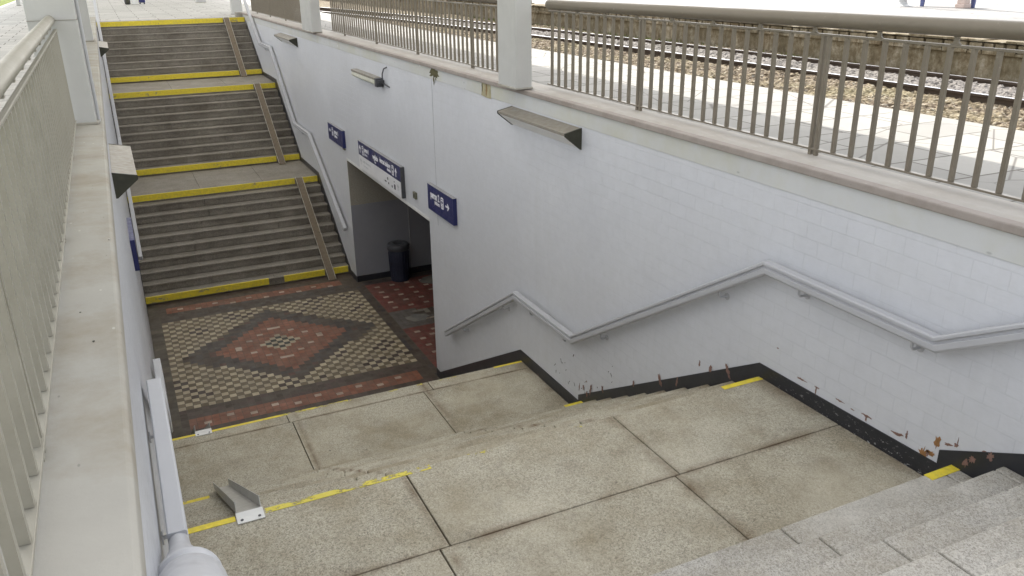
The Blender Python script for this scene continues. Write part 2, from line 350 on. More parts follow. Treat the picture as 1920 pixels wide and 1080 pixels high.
# curved track: x offset as a function of y
def trx(y): return -.0022*(y-7)**2 if y > 7 else 0
rail_prof = [(-.07, -.165), (.07, -.165), (.07, -.152), (.012, -.135), (.012, -.045), (.036, -.035), (.036, 0), (-.036, 0), (-.036, -.035), (-.012, -.045), (-.012, -.135), (-.07, -.152)]
ys = [-2+i*1.0 for i in range(60)]
track = thing('railway_track', 'railway track with two shiny rails on ballast beyond the right platform', 'track', (11.9, 10, 3.9))
for X in (11.12, 12.62):
    b = MB(); n = len(rail_prof)
    vs = [(X+trx(y)+dx, y, 4.075+du) for y in ys for dx, du in rail_prof]
    for a in range(len(ys)-1):
        for j in range(n):
            b.f.append([a*n+j, a*n+(j+1) % n, (a+1)*n+(j+1) % n, (a+1)*n+j]); b.m.append(1 if j == 6 else 0)
    b.v = vs; b.build('rail', [STEEL, STOP], track)
sl = None
for i in range(70):
    y = -1+i*.62
    b = MB(); b.prism_y([(-1.28, -.06), (1.28, -.06), (1.28, .09), (.45, .09), (.4, .05), (-.4, .05), (-.45, .09), (-1.28, .09)], -.13, .13)
    if not sl:
        sl = b.build('sleeper', SLEEP); sl.parent = track; o = sl
    else:
        o = sl.copy(); COL.objects.link(o); o.parent = track
    o.location = (11.87+trx(y)-11.9, y-10, 3.83-3.9)
# ballast bed
import numpy as np
rng = np.random.default_rng(3)
nx, ny = 130, 560; X = np.linspace(6.2, 13.5, nx); Y = np.linspace(1.5, 34, ny)
gx, gy = np.meshgrid(X, Y, indexing='ij'); gz = 3.945+rng.random((nx, ny))*.06+np.where((gx > 11.25-.0022*np.maximum(gy-7, 0)**2) & (gx < 12.5-.0022*np.maximum(gy-7, 0)**2), .035, 0)
gz += .05*np.sin(gx*1.3)*np.sin(gy*.7)*.5
gx = gx+rng.normal(0, .012, gx.shape); gy = gy+rng.normal(0, .012, gy.shape)
vs = np.stack([gx, gy, gz], -1).reshape(-1, 3).tolist()
fs = [(i*ny+j, (i+1)*ny+j, (i+1)*ny+j+1, i*ny+j+1) for i in range(nx-1) for j in range(ny-1)]
def betw(X0, y): return 11.16 < X0-trx(y) < 12.58
b = MB(); b.v = vs; b.f = fs; b.m = [1 if betw(vs[f[0]][0], vs[f[0]][1]) else 0 for f in fs]; structure(b.build('ballast', [BALL, BALLG], keep=True), 'stuff')
b = MB(); b.box(2, 13.45, 34, 160, 3.5, 3.92); b.box(6.7, 13.45, -10, 1.5, 3.5, 3.92); structure(b.build('ballast_bed', BALL))
# weeds along the track edge
b = MB()
for i in range(2600):
    y = random.uniform(12, 32); X0 = 6.6-.014*y-.0+abs(random.gauss(0, .25)); 
    if random.random() < .45: X0 = 13.3-abs(random.gauss(0, .3))
    h = random.uniform(.04, .14); a = random.uniform(0, 6.28); z = 3.93
    dx, dy = math.cos(a)*.02, math.sin(a)*.02; lx, ly = random.gauss(0, .04), random.gauss(0, .04)
    b.add([(X0-dx, y-dy, z), (X0+dx, y+dy, z), (X0+lx, y+ly, z+h)], [(0, 1, 2)])
structure(b.build('grass', GRASS, keep=True), 'stuff')

# far platform wall with crumbling top
fwl = thing('platform_retaining_wall', 'stained brown retaining wall of the far platform behind the track', 'wall', (13.45, 15, 3.8))
b = MB(); ysn = [-4+i*.5 for i in range(110)]
for y in ysn: b.box(13.44-.0022*0, 13.6, y, y+.5, 3.5, 4.40)
b = MB(); b.box(13.38, 13.459, -6, 90, 3.5, 4.36); b.build('wall', FARW, fwl)
b = MB()
y = -4
while y < 60:
    L = random.uniform(.18, .45); d = random.uniform(0, .05); h = random.uniform(.04, .09)
    b.box(13.34-d, 13.457, y, y+L-.012, 4.365, 4.365+h); b.box(13.355-d*.6, 13.457, y+.03, y+L-.02, 4.366+h, 4.545)
    b.box(13.33-d, 13.98+random.uniform(-.12, .1), y+.004, y+L-.01, 4.5635, 4.58+random.uniform(0, .035)); y += L
b.build('capstones', FARW, fwl, bevel=.008)

# ------------------------------------------------------------ mosaic floor
b = MB(); b.box(XL, 3.77+10, NA-.3, FF+.4, -.3, -.004); structure(b.build('floor', GROUT))
T = .1024
cols = []; b = MB()
def tile(x0, y0, x1, y1, c, z=0., g=.003):
    b.quad((x0+g, y0+g, z), (x1-g, y0+g, z), (x1-g, y1-g, z), (x0+g, y1-g, z)); k = random.uniform(.85, 1.1)
    cols.append(tuple(v*k for v in c))
WHT, OCH, BRN, DRK, RED, GRY, GRN = (.50, .425, .295), (.17, .13, .078), (.078, .057, .043), (.055, .034, .026), (.27, .105, .062), (.085, .072, .066), (.04, .045, .035)
TRED = (.20, .058, .046)
cx, cy = 1.872, 13.10
clusters = [(random.uniform(.2, 3.6), random.uniform(11.5, 14.7), random.uniform(.08, .17)) for _ in range(70)]
for i in range(-18, 19):
    for j in range(-17, 17):
        x0 = cx+(i-.5)*T; y0 = cy+(j-.0)*T; xc, yc = x0+T/2, y0+T/2
        if i in (-18, 18) : continue
        d = abs(i)/15.6+abs(j+.5)/15.3
        if d <= 1.0:
            if abs(i)/11.2+abs(j+.5)/10.9 <= 1: c = RED
            else: c = random.choice([BRN, GRY, GRY, BRN, (.12, .06, .045)] if random.random() < .35 else [BRN, (.07, .06, .055)])
        else:
            if (i+j) % 2 == 0: c = WHT
            else: c = DRK if any((xc-a)**2+(yc-q)**2 < r*r for a, q, r in clusters) else OCH
        tile(x0, y0, x0+T, y0+T, c)
# borders (brown / red / brown) near and far
X0m = cx-17.5*T; X1m = cx+17.5*T
def strip(y0, y1, x0, x1, c, spots=None, n=T):
    nyy = max(1, round((y1-y0)/n)); hy = (y1-y0)/nyy; nn = round((x1-x0)/n); hx = (x1-x0)/nn
    for a in range(nn):
        for q in range(nyy):
            cc = c
            if spots and random.random() < spots[0]: cc = spots[1]
            tile(x0+a*hx, y0+q*hy, x0+(a+1)*hx, y0+(q+1)*hy, cc)
BS = (.10, .065, .055)
yn0 = cy-17*T; yf0 = cy+17*T
strip(yn0-.30, yn0, X0m, X1m, BRN, (.3, BS)); strip(yn0-.62, yn0-.30, X0m+.1, X1m-.12, RED); strip(yn0-1.25, yn0-.62, X0m, X1m, BRN, (.3, BS))
strip(yn0-.62, yn0-.30, X1m-.12, X1m, BRN); strip(yn0-.62, yn0-.30, X0m, X0m+.1, BRN)
strip(yf0, yf0+.42, X0m, X1m, BRN, (.3, GRY)); strip(yf0+.42, yf0+.70, X0m+.12, X1m-.2, RED); strip(yf0+.70, FF-.005, X0m, X1m, BRN, (.3, BS))
strip(yf0+.42, yf0+.70, X0m, X0m+.12, BRN); strip(yf0+.42, yf0+.70, X1m-.2, X1m, BRN)
strip(NA+2.45, FF-.005, XL+.003, X0m, (.085, .07, .05), (.15, (.11, .09, .06)), .18)
strip(NA+2.45, FF-.005, X1m, 3.83, BRN, (.2, (.06, .05, .05)), .105)
# white inlays: laid 1 mm proud
def inlay(xc, yc, wx=.098, wy=.075): tile(xc-wx/2, yc-wy/2, xc+wx/2, yc+wy/2, (.48, .38, .30), .0016, 0)
for k, xx in enumerate([.733, 1.042, 1.354, 1.664, 1.973, 2.274, 2.589, 2.893, 3.202]): inlay(xx, 10.955 if k % 2 == 0 else 10.855)
inlay(.42, 10.86)
for k in range(10): inlay(.445+.309*k, 15.41 if k % 2 == 0 else 15.29)
for (xx, yy, a, q) in [(1.837, 13.729, .22, .075), (2.094, 13.524, .1, .07), (2.297, 13.33, .1, .07), (2.497, 13.10, .1, .15), (2.294, 12.852, .1, .07), (2.092, 12.662, .1, .07),
        (1.827, 12.478, .22, .075), (1.574, 12.671, .1, .07), (1.369, 12.869, .1, .07), (1.161, 13.12, .1, .15), (1.368, 13.354, .1, .07), (1.57, 13.541, .1, .07)]: inlay(xx, yy, a, q)
for i in range(-3, 4):
    for j in range(-3, 4):
        if abs(i)+abs(j) <= 3:
            c = WHT if (i+j) % 2 == 1 else GRN; xq, yq = 1.835+i*.095, 13.10+j*.095
            tile(xq-.0475, yq-.0475, xq+.0475, yq+.0475, c, .0018, .001)
# tunnel floor
y = 10.3
def tcol(xx, yy):
    if 12.62 < yy < 13.42 and xx < 4.5+.3*math.sin(yy*7): return (.14, .125, .115)
    if 12.7 < yy < 13.3: return BRN if random.random() < .6 else (.25, .23, .19)
    return TRED
nn = int((FF-.57-10.3)/.1024)
for a in range(72):
    for q in range(int((15.27-10.3)/.1024)):
        xx = 3.84+a*.1024; yy = 10.3+q*.1024
        if xx > 3.77: tile(xx, yy, xx+.1024, yy+.1024, tcol(xx, yy) if 14.98 > yy else (.06, .05, .05))
for a in range(12):
    for yy in (14.806, 14.507, 14.225, 13.941, 13.655, 12.438, 12.14, 11.862, 11.56):
        if yy == 14.806 and a > 4: continue
        inlay(4.035+a*.3035, yy+random.gauss(0, .004), .1, .075)
        if yy == 12.14 and a in (1, 2): inlay(4.035+a*.3035-.1, yy+.1, .1, .075)
for k in range(4): inlay(4.28+k*.1, 12.92+.0*k, .09, .06)
fl = b.build('floor_tiles', TILE, keep=True); structure(fl)
ca = fl.data.color_attributes.new('tile', 'FLOAT_COLOR', 'CORNER')
ca.data.foreach_set('color', [q for c in cols for _ in range(4) for q in (*c, 1.)])
# dark worn repair patches on the tunnel floor
bb = MB()
for (px, py, rr) in ((4.25, 13.02, .22), (5.2, 14.75, .33)):
    bb.prism_z([(px+rr*math.cos(t*.5236)*random.uniform(.7, 1.15), py+.8*rr*math.sin(t*.5236)*random.uniform(.7, 1.15)) for t in range(12)], .0005, .003)
structure(bb.build('floor_repair', m_concrete('cement_repair', (.15, .145, .135), 5)))

# ------------------------------------------------------------ stairs
def slabs(b, joints, x0, x1, y0, y1, z0, z1, gap=.008, mi=0):
    xs = [x0]+[j for j in joints if x0 < j < x1]+[x1]
    for a, c in zip(xs[:-1], xs[1:]): b.box(a+gap/2, c-gap/2, y0, y1, z0, z1, mi)
st = thing('granite_staircase', 'speckled granite staircase in the foreground descending from the camera to the mosaic floor', 'staircase', (1.8, 5, 0))
SX0, SX1 = XL+.002, XR-.004
def near_step(yn, zt, k, joints):
    b = MB(); slabs(b, joints, SX0, SX1, yn-TN-.05, yn, zt-RI+.004, zt)
    return b.build('step', GRANS if zt > 3.2 else GRAN, st, bevel=.009)
def stripe(root, part, segs, y, zt, sgn, deep=.05, down=.0):
    for x0, x1, m in segs:
        b = MB(); b.box(x0, x1, y-(deep if sgn > 0 else 0)-0, y+(deep if sgn < 0 else 0), zt+.0002, zt+.0022)
        if down:
            yy = y+.0035*sgn; b.box(x0, x1, min(y+.0005*sgn, yy), max(y+.0005*sgn, yy), zt-down, zt+.0022)
        b.build('yellow_stripe', m, root).parent = part
        o = part.children[-1] if part.children else None
J = [2.56, 2.51, 2.57, 2.52, 2.58, 2.5, 2.56, 2.52, 2.57]; J0 = [1.30, 1.18, 1.32, 1.22, 1.28, 1.2, 1.3, 1.22, 1.28]
for k in range(9):     # upper flight
    o = near_step(NE-k*TN, Z2+(k+1)*RI, k, [J0[k], J[k], 3.66+.03*(k % 2)])
    if k == 0: stripe(st, o, [(3.55, 3.765, YEL)], NE, Z2+RI, 1, .055)
for k in range(9):     # middle flight
    o = near_step(NC+(k+1)*TN, Z2-(k+1)*RI, k, [J0[k]-.2, J[k]-.1])
    if k == 8: stripe(st, o, [(SX0, .16, YEL), (3.56, 3.76, YEL)], NB_, Z1+RI, 1, .045)
for k in range(9):     # lower flight
    o = near_step(NA+(k+1)*TN, Z1-(k+1)*RI, k, [J0[k], J[k]])
def landing(y0, y1, ym, z, ja, jb):
    b = MB(); slabs(b, ja, SX0, SX1, ym+.003, y1, z-.16, z); slabs(b, jb, SX0, SX1, y0, ym-.003, z-.16, z)
    return b.build('landing', GRAN, st, bevel=.005)
o = landing(NE-.05, NC, 3.205, Z2, [1.148, 2.55], [1.09, 2.514])
stripe(st, o, [(SX0, .205, YEL), (.36, .62, YW1), (.62, 1.3, YW3), (1.35, 2.35, YW2), (3.42, 3.755, YEL)], NC, Z2, 1, .045)
o = landing(NB_-.05, NA, 7.57, Z1, [1.05, 2.6], [1.08, 2.485])
stripe(st, o, [(SX0, 1.0, YEL), (1.0, 1.7, YW3), (1.7, 3.3, YW2), (3.40, 3.755, YEL)], NA, Z1, 1, .035)
b = MB()
b.prism_x([(NA+8.6*TN, -.1), (NA-.02, Z1-.2), (NB_+.02, Z1-.2), (NC-.02, Z2-.2), (NE, Z2-.2), (.24, ZP-.24), (-1, ZP-.26), (-1, -.1)], SX0+.001, SX1-.001)
b.build('core', GROUT, st)

fs_ = thing('worn_staircase', 'dirty brown staircase climbing away at the far end with yellow edge stripes', 'staircase', (1.8, 20, 0))
ychan = [(3.27, 3.42), (3.22, 3.37), (3.17, 3.32)]
def far_step(yn, zt, segs=None, front=.0):
    b = MB(); j = [random.uniform(.9, 1.4), random.uniform(2.2, 2.7)]
    slabs(b, j, SX0, SX1, yn+.012, yn+TF+.04, zt-RI+.004, zt-.035, .002, 1); slabs(b, j, SX0, SX1, yn-.004, yn+TF+.04, zt-.0345, zt, .002)
    o = b.build('step', [GRANF, GRANR], fs_, bevel=.007)
    if segs: stripe(fs_, o, segs, yn-.005, zt, -1, .03, .12)
    return o
def fullY(i): a, c = ychan[i]; return [(SX0, a-.01, YEL), (c+.01, 3.755, YEL)]
for k in range(9): far_step(FF+k*TF, (k+1)*RI, [(SX0, 2.15, YEL), (2.45, 3.26, YEL), (3.43, 3.74, YEL)] if k == 0 else None)
for k in range(9): far_step(F3+k*TF, Z1+(k+1)*RI, fullY(1) if k == 0 else None)
for k in range(8): far_step(F5+k*TF, Z2+(k+1)*RI, fullY(2) if k == 0 else None)
def far_land(y0, y1, z, i, m=None):
    b = MB(); slabs(b, [1.3, 2.6], SX0, SX1, y0-.004, y1+.03, z-RI+.004, z, .003)
    o = b.build('landing', m or GRANF, fs_, bevel=.007); stripe(fs_, o, fullY(i), y0-.005, z, -1, .03, .12); return o
far_land(F2, F3, Z1, 0); far_land(F4, F5, Z2, 1); far_land(FT, FT+.35, ZP+.004, 2)
b = MB(); b.prism_x([(FF+.3, -.1), (F2+.05, Z1-.2), (F3+.05, Z1-.2), (F4+.05, Z2-.2), (F5+.05, Z2-.2), (FT+.05, ZP-.2), (FT+.3, ZP-.2), (FT+.3, -.1)], SX0+.001, SX1-.001)
b.build('core', GROUT, fs_)

# bicycle channels
def channel(x0, x1, ya, za, yb, zb, label, lip=True, dark=False, group='bicycle channels fixed on the stairs'):
    r = thing('bicycle_channel', label, 'ramp channel', (x0, ya, za), group)
    mB, mE = (CHANB, CHANE) if dark else (CHAN, CHAN)
    path = [(0, ya, za), (0, yb, zb)]
    b = MB(); b.sweep([(x0, .012), (x1, .012), (x1, .016), (x0, .016)], path); b.build('base', mB, r)
    for X, d in ((x0, 0), (x1-.004, 0)):
        b = MB(); b.sweep([(X, .017), (X+.004, .017), (X+.004, .075 if not dark else .05), (X, .075 if not dark else .05)], path); b.build('flange', mE, r)
    if lip:
        s = -1 if yb > ya else 1
        b = MB(); b.prism_x([(ya, za+.012), (ya, za+.018), (ya+.04*s, za+.009), (ya+.085*s, za+.008), (ya+.085*s, za+.003), (ya+.035*s, za+.003)], x0-.005, x1+.005)
        pl = b.build('fixing_plate', CHAN if dark else TRIM, r)
        for X in (x0+.02, x1-.02):
            b = MB(); b.tube([(X, ya+.062*s, za+.0085), (X, ya+.062*s, za+.012)], .008, 10); b.build('screw', DGREY, r).parent = pl
channel(.215, .345, NC+.0, Z2+.0, NB_+.27, Z1+.02, 'grey metal bicycle channel starting at the nearest landing')
channel(.17, .315, NA+.02, Z1, NA+9*TN+.24, .02, 'grey metal bicycle channel starting where the mosaic floor disappears below')
channel(*ychan[0], F2-.03, Z1, FF-.27, .0, 'narrow bicycle channel on the lowest flight of the far stairs', False, True)
channel(*ychan[1], F4-.03, Z2, F3-.25, Z1, 'narrow bicycle channel on the middle flight of the far stairs', False, True)
channel(*ychan[2], FT-.03, ZP, F5-.25, Z2, 'narrow bicycle channel on the topmost flight of the far stairs', False, True)

# ------------------------------------------------------------ side walls
rw = thing('stairwell_wall', 'long pale grey painted brick wall on the right with black skirting and tunnel opening', 'wall', (XR, 8, 0))
b = MB(); WT = .3
def wallpoly(xf, xb):
    P = [(-1.5, -.3), (TY0, -.3), (TY0, TZ), (TY1, TZ), (TY1, -.3), (FT+.6, -.3), (FT+.6, 4.49), (-1.5, 4.49)]
    q = lambda y0, y1, z0, z1: b.box(xf, xb, y0, y1, z0, z1)
    q(-1.5, TY0, -.3, 4.49); q(TY0, TY1, TZ, 4.49); q(TY1, FT+.6, -.3, 4.49)
wallpoly(XR, XR+WT); b.build('wall', WALL, rw)
b = MB(); b.box(XR-.005, XR+WT, -1.5, FT+.6, 4.4905, 4.634); b.build('plaster_band', BAND, rw, bevel=.003)
b = MB(); b.box(XR-.030, XR+.045, -1.5, FT+.6, 4.6345, 4.683); b.build('ledge_edge', PINK, rw, bevel=.008)
b = MB(); b.prism_y([(XR+.0455, 4.635), (4.088, 4.635), (4.088, 4.69), (XR+.09, 4.688), (XR+.0455, 4.675)], -1.5, FT+.6); b.build('coping', COPE_R, rw, bevel=.008)
b = MB(); b.box(XR-.004, XR+.05, TY0-.0, TY1+.0, TZ-.035, TZ+.012); b.build('lintel_trim', TRIM, rw, bevel=.003)
b = MB(); b.box(XR-.002, XR+.01, 10.395, 10.401, TZ, 4.49); b.build('wall_seam', plain('seam_shadow_line', (.30, .31, .33)), rw)
# skirting painted black
def skirting(X0, X1, root, mat=BLACK):
    b = MB(); t = [(TY0-.003, .13), (10.60, .13), (7.80, 1.702), (NB_+.065, 1.702), (NB_+.065, 1.772), (3.955, 3.244), (NE+.085, 3.262), (NE+.085, 3.35), (.3, 4.60), (-1, 4.60)]
    low = [(-1, 4.3), (.25, 4.3), (NE-.1, 2.95), (NC-.1, 2.95), (NB_-.1, 1.4), (NA-.1, 1.4), (10.35, -.05), (TY0-.003, -.05)]
    def strip_(top, bot):
        n = len(top); 
    segs = [(TY0-.003, 10.60, .13, .13, -.05, -.05), (10.60, 7.80, .13, 1.702, -.2, 1.35), (7.80, NB_+.065, 1.702, 1.702, 1.35, 1.35), (NB_+.065, 3.955, 1.772, 3.244, 1.35, 2.85),
            (3.955, NE+.085, 3.244, 3.262, 2.85, 2.85), (NE+.085, .3, 3.35, 4.488, 2.85, 4.1)]
    for (ya, yb, za, zb, la, lb) in segs: b.prism_x([(ya, la), (yb, lb), (yb, zb), (ya, za)], X0, X1)
    b.build('skirting', mat, root)
    b = MB(); segs = [(TY1+.003, FF-.12, .12, .12, -.05, -.05), (FF-.12, F2-.14, .14, Z1+.11, -.2, 1.1), (F2-.14, F3-.12, Z1+.11, Z1+.11, 1.1, 1.1), (F3-.12, F4-.14, Z1+.14, Z2+.11, 1.1, 2.8), (F4-.14, F5-.12, Z2+.11, Z2+.11, 2.8, 2.8), (F5-.12, FT-.1, Z2+.14, ZP-.075, 2.8, 3.9)]
    for (ya, yb, za, zb, la, lb) in segs: b.prism_x([(ya, la), (yb, lb), (yb, zb), (ya, za)], X0, X1)
    b.build('skirting', mat, root)
skirting(XR-.008, XR-.0005, rw)
# flaked paint
def blob(cy_, cz_, w_, h_, n=9, tilt=0, X=XR, m=0, b=None, jag=.55):
    pts = []; n = n*2
    for k in range(n):
        a = 2*math.pi*k/n; rr = random.uniform(1-jag, 1+jag*.5); y, z = w_/2*math.cos(a)*rr, h_/2*math.sin(a)*rr
        pts.append((cy_+y*math.cos(tilt)-z*math.sin(tilt), cz_+y*math.sin(tilt)+z*math.cos(tilt)))
    b.prism_x(pts, X-.0016, X-.0002, m)
b = MB()
for (y, z, w_, h_, t) in [(3.56, 3.296, .085, .014, 0), (3.425, 3.300, .04, .012, 0), (3.43, 3.27, .012, .06, .1), (3.228, 3.299, .07, .012, 0), (3.13, 3.29, .03, .008, 0), (3.025, 3.301, .09, .015, 0), (3.022, 3.28, .016, .035, 0),
        (2.79, 3.301, .09, .022, -.1), (2.735, 3.325, .014, .05, 0), (2.62, 3.262, .05, .10, .1), (2.59, 3.29, .03, .05, 0), (2.545, 3.385, .035, .085, .1), (2.48, 3.405, .055, .018, -.2), (2.437, 3.425, .03, .025, .4), (2.43, 3.45, .005, .05, 0), (2.57, 3.30, .06, .03, 0),
        (6.30, 1.99, .02, .02, 0), (6.36, 1.9, .03, .06, 0), (6.0, 2.05, .02, .09, 0), (6.44, 1.86, .02, .08, 0), (4.6, 2.95, .02, .06, .2), (3.8, 3.42, .02, .01, 0), (2.28, 3.47, .03, .015, -.5), (2.1, 3.52, .02, .01, 0)]: blob(y, z, w_, h_, 11, t, b=b, m=1 if 2.5 < y < 2.7 and w_ > .03 else 0)
for (f) in [.045, .11, .18, .40, .55, .62, .83, .88]:
    y = NB_+.03-(NB_-NC)*f; z = Z1+RI+.06+(y-NB_)*-.578+.02; blob(y+random.uniform(-.08, .08), z, .02+.035*random.random(), .05+.10*random.random(), 9, random.uniform(-.5, .3), X=XR-.008, b=b)
for (y, z) in [(2.33, 3.40), (2.24, 3.47), (2.36, 3.36)]: blob(y, z, .035, .05, 9, .3, X=XR-.008, b=b)
b.build('flaked_paint', [PEEL, PEEL2], rw)
b = MB()
for i in range(30):
    y = random.uniform(5.8, 7.0); z0 = max(1.75, Z1+.12+(NB_-y)*.578 if y < NB_ else 1.75)
    if y < 3.9: z0 = 3.35
    z = z0+abs(random.gauss(0, .12 if y > 4 else .3))+.05; blob(y, z, random.uniform(.004, .012), random.uniform(.012, .05), 7, random.uniform(-.9, .9), b=b)
b.build('scuff_marks', LAMPD, rw)
b = MB()
for (y, z, w_, h_, t) in [(10.28, 4.57, .34, .12, 0), (10.3, 4.50, .05, .14, 0), (10.22, 4.52, .03, .1, .1)]: blob(y, z, w_, h_, 11, t, X=XR-.005, b=b, m=1)
b.prism_x([(8.75, 4.49), (8.72, 4.632), (8.49, 4.632), (8.48, 4.482), (8.6, 4.478)], XR-.0075, XR-.0055, 0)
blob(8.72, 4.58, .03, .1, 7, 0, X=XR-.0078, b=b, m=1); blob(8.6, 4.56, .05, .13, 8, 0, X=XR-.0078, b=b, m=2)
b.build('rust_stain', [plain('ochre_stained_plaster', (.44, .40, .26), .8, .2, 0, .3, 12), plain('dark_moss_stain', (.13, .12, .06), .8, .2, 0, .3, 12), plain('rust_brown_stain', (.30, .20, .09), .8, .2, 0, .3, 12)], rw)

lw = thing('stairwell_wall', 'pale painted wall on the left seen edge-on under a broad cream coping', 'wall', (XL, 8, 0))
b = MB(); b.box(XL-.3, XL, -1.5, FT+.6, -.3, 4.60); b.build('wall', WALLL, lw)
b = MB()
b.prism_y([(-.43, 4.605), (XL-.001, 4.605), (XL+.004, 4.62), (XL, 4.672), (XL-.012, 4.683), (-.26, 4.688), (-.43, 4.69)], -1.5, 7.0)
b.prism_y([(-.43, 4.605), (XL-.001, 4.605), (XL+.004, 4.62), (XL, 4.672), (XL-.012, 4.683), (-.26, 4.688), (-.43, 4.69)], 7.004, 12.2)
b.prism_y([(-.43, 4.605), (XL-.001, 4.605), (XL+.004, 4.62), (XL, 4.672), (XL-.012, 4.683), (-.26, 4.688), (-.43, 4.69)], 12.204, FT+.6)
b.build('coping', COPE, lw, bevel=.004, smooth=True)
skirting(XL+.0005, XL+.008, lw)
b = MB()
for i in range(8):
    y = random.uniform(2.0, 6.5); xx = random.uniform(-.29, -.13); r = random.uniform(.003, .009)
    b.prism_z([(xx+r*math.cos(t)*random.uniform(.5, 1), y+r*1.6*math.sin(t)*random.uniform(.5, 1)) for t in [k*.785 for k in range(8)]], 4.684, 4.6885, int(i % 4 == 0))
b.build('paint_spatter', [COPE_R, LAMPD], lw)

# tunnel
tn = thing('tunnel', 'underpass tunnel with grey lower walls opening through the right wall', 'tunnel', (4.1, 13, 0))
b = MB(); b.box(XR+WT, 13.5, TY1, TY1+.25, -.1, 1.58); b.build('lower_wall', TUNL, tn)
b = MB(); b.box(XR+.0005, 13.5, TY1-.006, TY1+.0, -.1, 1.575); b.build('painted_dado', TUNL, tn)
b = MB(); b.box(XR+.0005, XR+WT, TY1-.004, TY1-.0005, 1.575, TZ); b.box(XR+WT, 13.5, TY1-.004, TY1+.25, 1.581, 2.9); b.build('upper_wall', RCAST, tn)
b = MB(); b.box(XR+WT, 13.5, TY0-.5, TY0-.2, -.1, 2.9); b.build('lower_wall', TUNL, tn)
b = MB(); b.box(13.5, 13.8, TY0-.5, TY1+.25, -.1, 2.9); b.build('end_wall', TUNL, tn)
b = MB(); b.box(XR+WT+.001, 13.8, TY0-.5, TY1+.25, 2.6, 2.85); b.build('ceiling', ROOFM, tn)
b = MB(); b.box(XR+.0, 13.5, TY1-.02, TY1-.0065, -.05, .12); b.build('skirting', BLACK, tn)
b = MB(); b.tube([(4.915, TY1-.018, .12), (4.915, TY1-.018, 2.5)], .009, 8); b.build('conduit', plain('conduit_paint', (.42, .42, .43)), tn)

# litter bin
tb = thing('litter_bin', 'round dark navy litter bin with ring lid just inside the tunnel', 'litter bin', (4.585, 15.03, 0))
def ringz(b, cx_, cy_, prof, seg=28, mi=0):
    n = len(prof); vs = [(cx_+r*math.cos(2*math.pi*k/seg), cy_+r*math.sin(2*math.pi*k/seg), z) for k in range(seg) for r, z in prof]
    b.add(vs, [(k*n+j, ((k+1) % seg)*n+j, ((k+1) % seg)*n+j+1, k*n+j+1) for k in range(seg) for j in range(n-1)], mi)
b = MB(); ringz(b, 4.585, 15.03, [(0, .004), (.18, .004), (.185, .03), (.175, .05), (.19, .40), (.198, .62), (.19, .635), (0, .635)]); b.build('body', BINM, tb, smooth=True)
b = MB()
for k in range(20):
    a = 2*math.pi*k/20; b.tube([(4.585+.185*math.cos(a), 15.03+.185*math.sin(a), .06), (4.585+.199*math.cos(a), 15.03+.199*math.sin(a), .6)], .006, 6)
b.build('ribs', BINM, tb)
b = MB(); ringz(b, 4.585, 15.03, [(.192, .64), (.215, .645), (.222, .68), (.222, .73), (.20, .765), (.11, .775), (.095, .76), (.09, .70)]); b.build('lid', DGREY, tb, smooth=True)

# ------------------------------------------------------------ handrails
def handrail(label, xc, path, s, brk, sections=None, group='handrails fixed to the stairwell walls'):
    r = thing('handrail', label, 'handrail', path[0] if False else (xc, path[0][0], path[0][1]), group)
    # s=+1: stair side is -x (right wall); profile faces the stairs
    o = .034*s
    prof = [(-.80*o, -.046), (-1.05*o, -.034), (-1.05*o, -.004), (-.60*o, .000), (-.60*o, .014), (-1.0*o, .018), (-1.0*o, .034), (-.85*o, .040), (.8*o, .040), (.95*o, .034), (.95*o, -.03), (.6*o, -.046)]
    b = MB(); b.sweep([(xc+dx, du) for dx, du in prof], [(0, y, z) for y, z in path]); b.build('rail', HAND, r, bevel=.0015)
    for y in brk:
        for (y0, z0), (y1, z1) in zip(path[:-1], path[1:]):
            if min(y0, y1) <= y <= max(y0, y1):
                z = z0+(z1-z0)*(y-y0)/(y1-y0)
        xw = XR if s > 0 else XL
        b = MB(); b.tube([(xc, y, z-.045), (xc, y, z-.085), (xc+.012*s, y, z-.10), (xw-.004*s, y, z-.105)], .0085, 8)
        b.tube([(xw-.006*s, y, z-.105), (xw-.0005*s, y, z-.105)], .026, 12); b.build('bracket', HAND, r, smooth=True)
HN = [(10.06, 1.01), (7.77, 2.405), (6.46, 2.405), (3.90, 3.985), (2.60, 3.975), (.3, 5.30), (-.6, 5.32)]
HF = [(15.60, 1.02), (18.15, 2.47), (19.70, 2.47), (21.80, 4.02), (23.30, 4.02), (25.75, 5.50), (27.2, 5.50)]
handrail('grey zigzag handrail on the right wall beside the near granite stairs', 3.695, HN, 1, [9.4, 8.1, 7.4, 6.65, 5.95, 4.35, 3.6, 2.75, 1.7])
handrail('grey handrail on the right wall running up the far stairs', 3.695, HF, 1, [16.2, 17.6, 18.9, 20.4, 21.4, 22.5, 24.2, 25.3])
HL = [(10.06, 1.01), (7.77, 2.405), (6.46, 2.405), (3.90, 4.0), (2.66, 3.985)]
handrail('light grey handrail on the left wall beside the near granite stairs', -.058, HL, -1, [9.4, 7.4, 6.65, 5.2, 3.62, 2.85])
handrail('thin grey handrail on the left wall beside the far stairs', -.058, HF, -1, [16.2, 17.6, 18.9, 20.4, 21.4, 22.5, 24.2, 25.3])
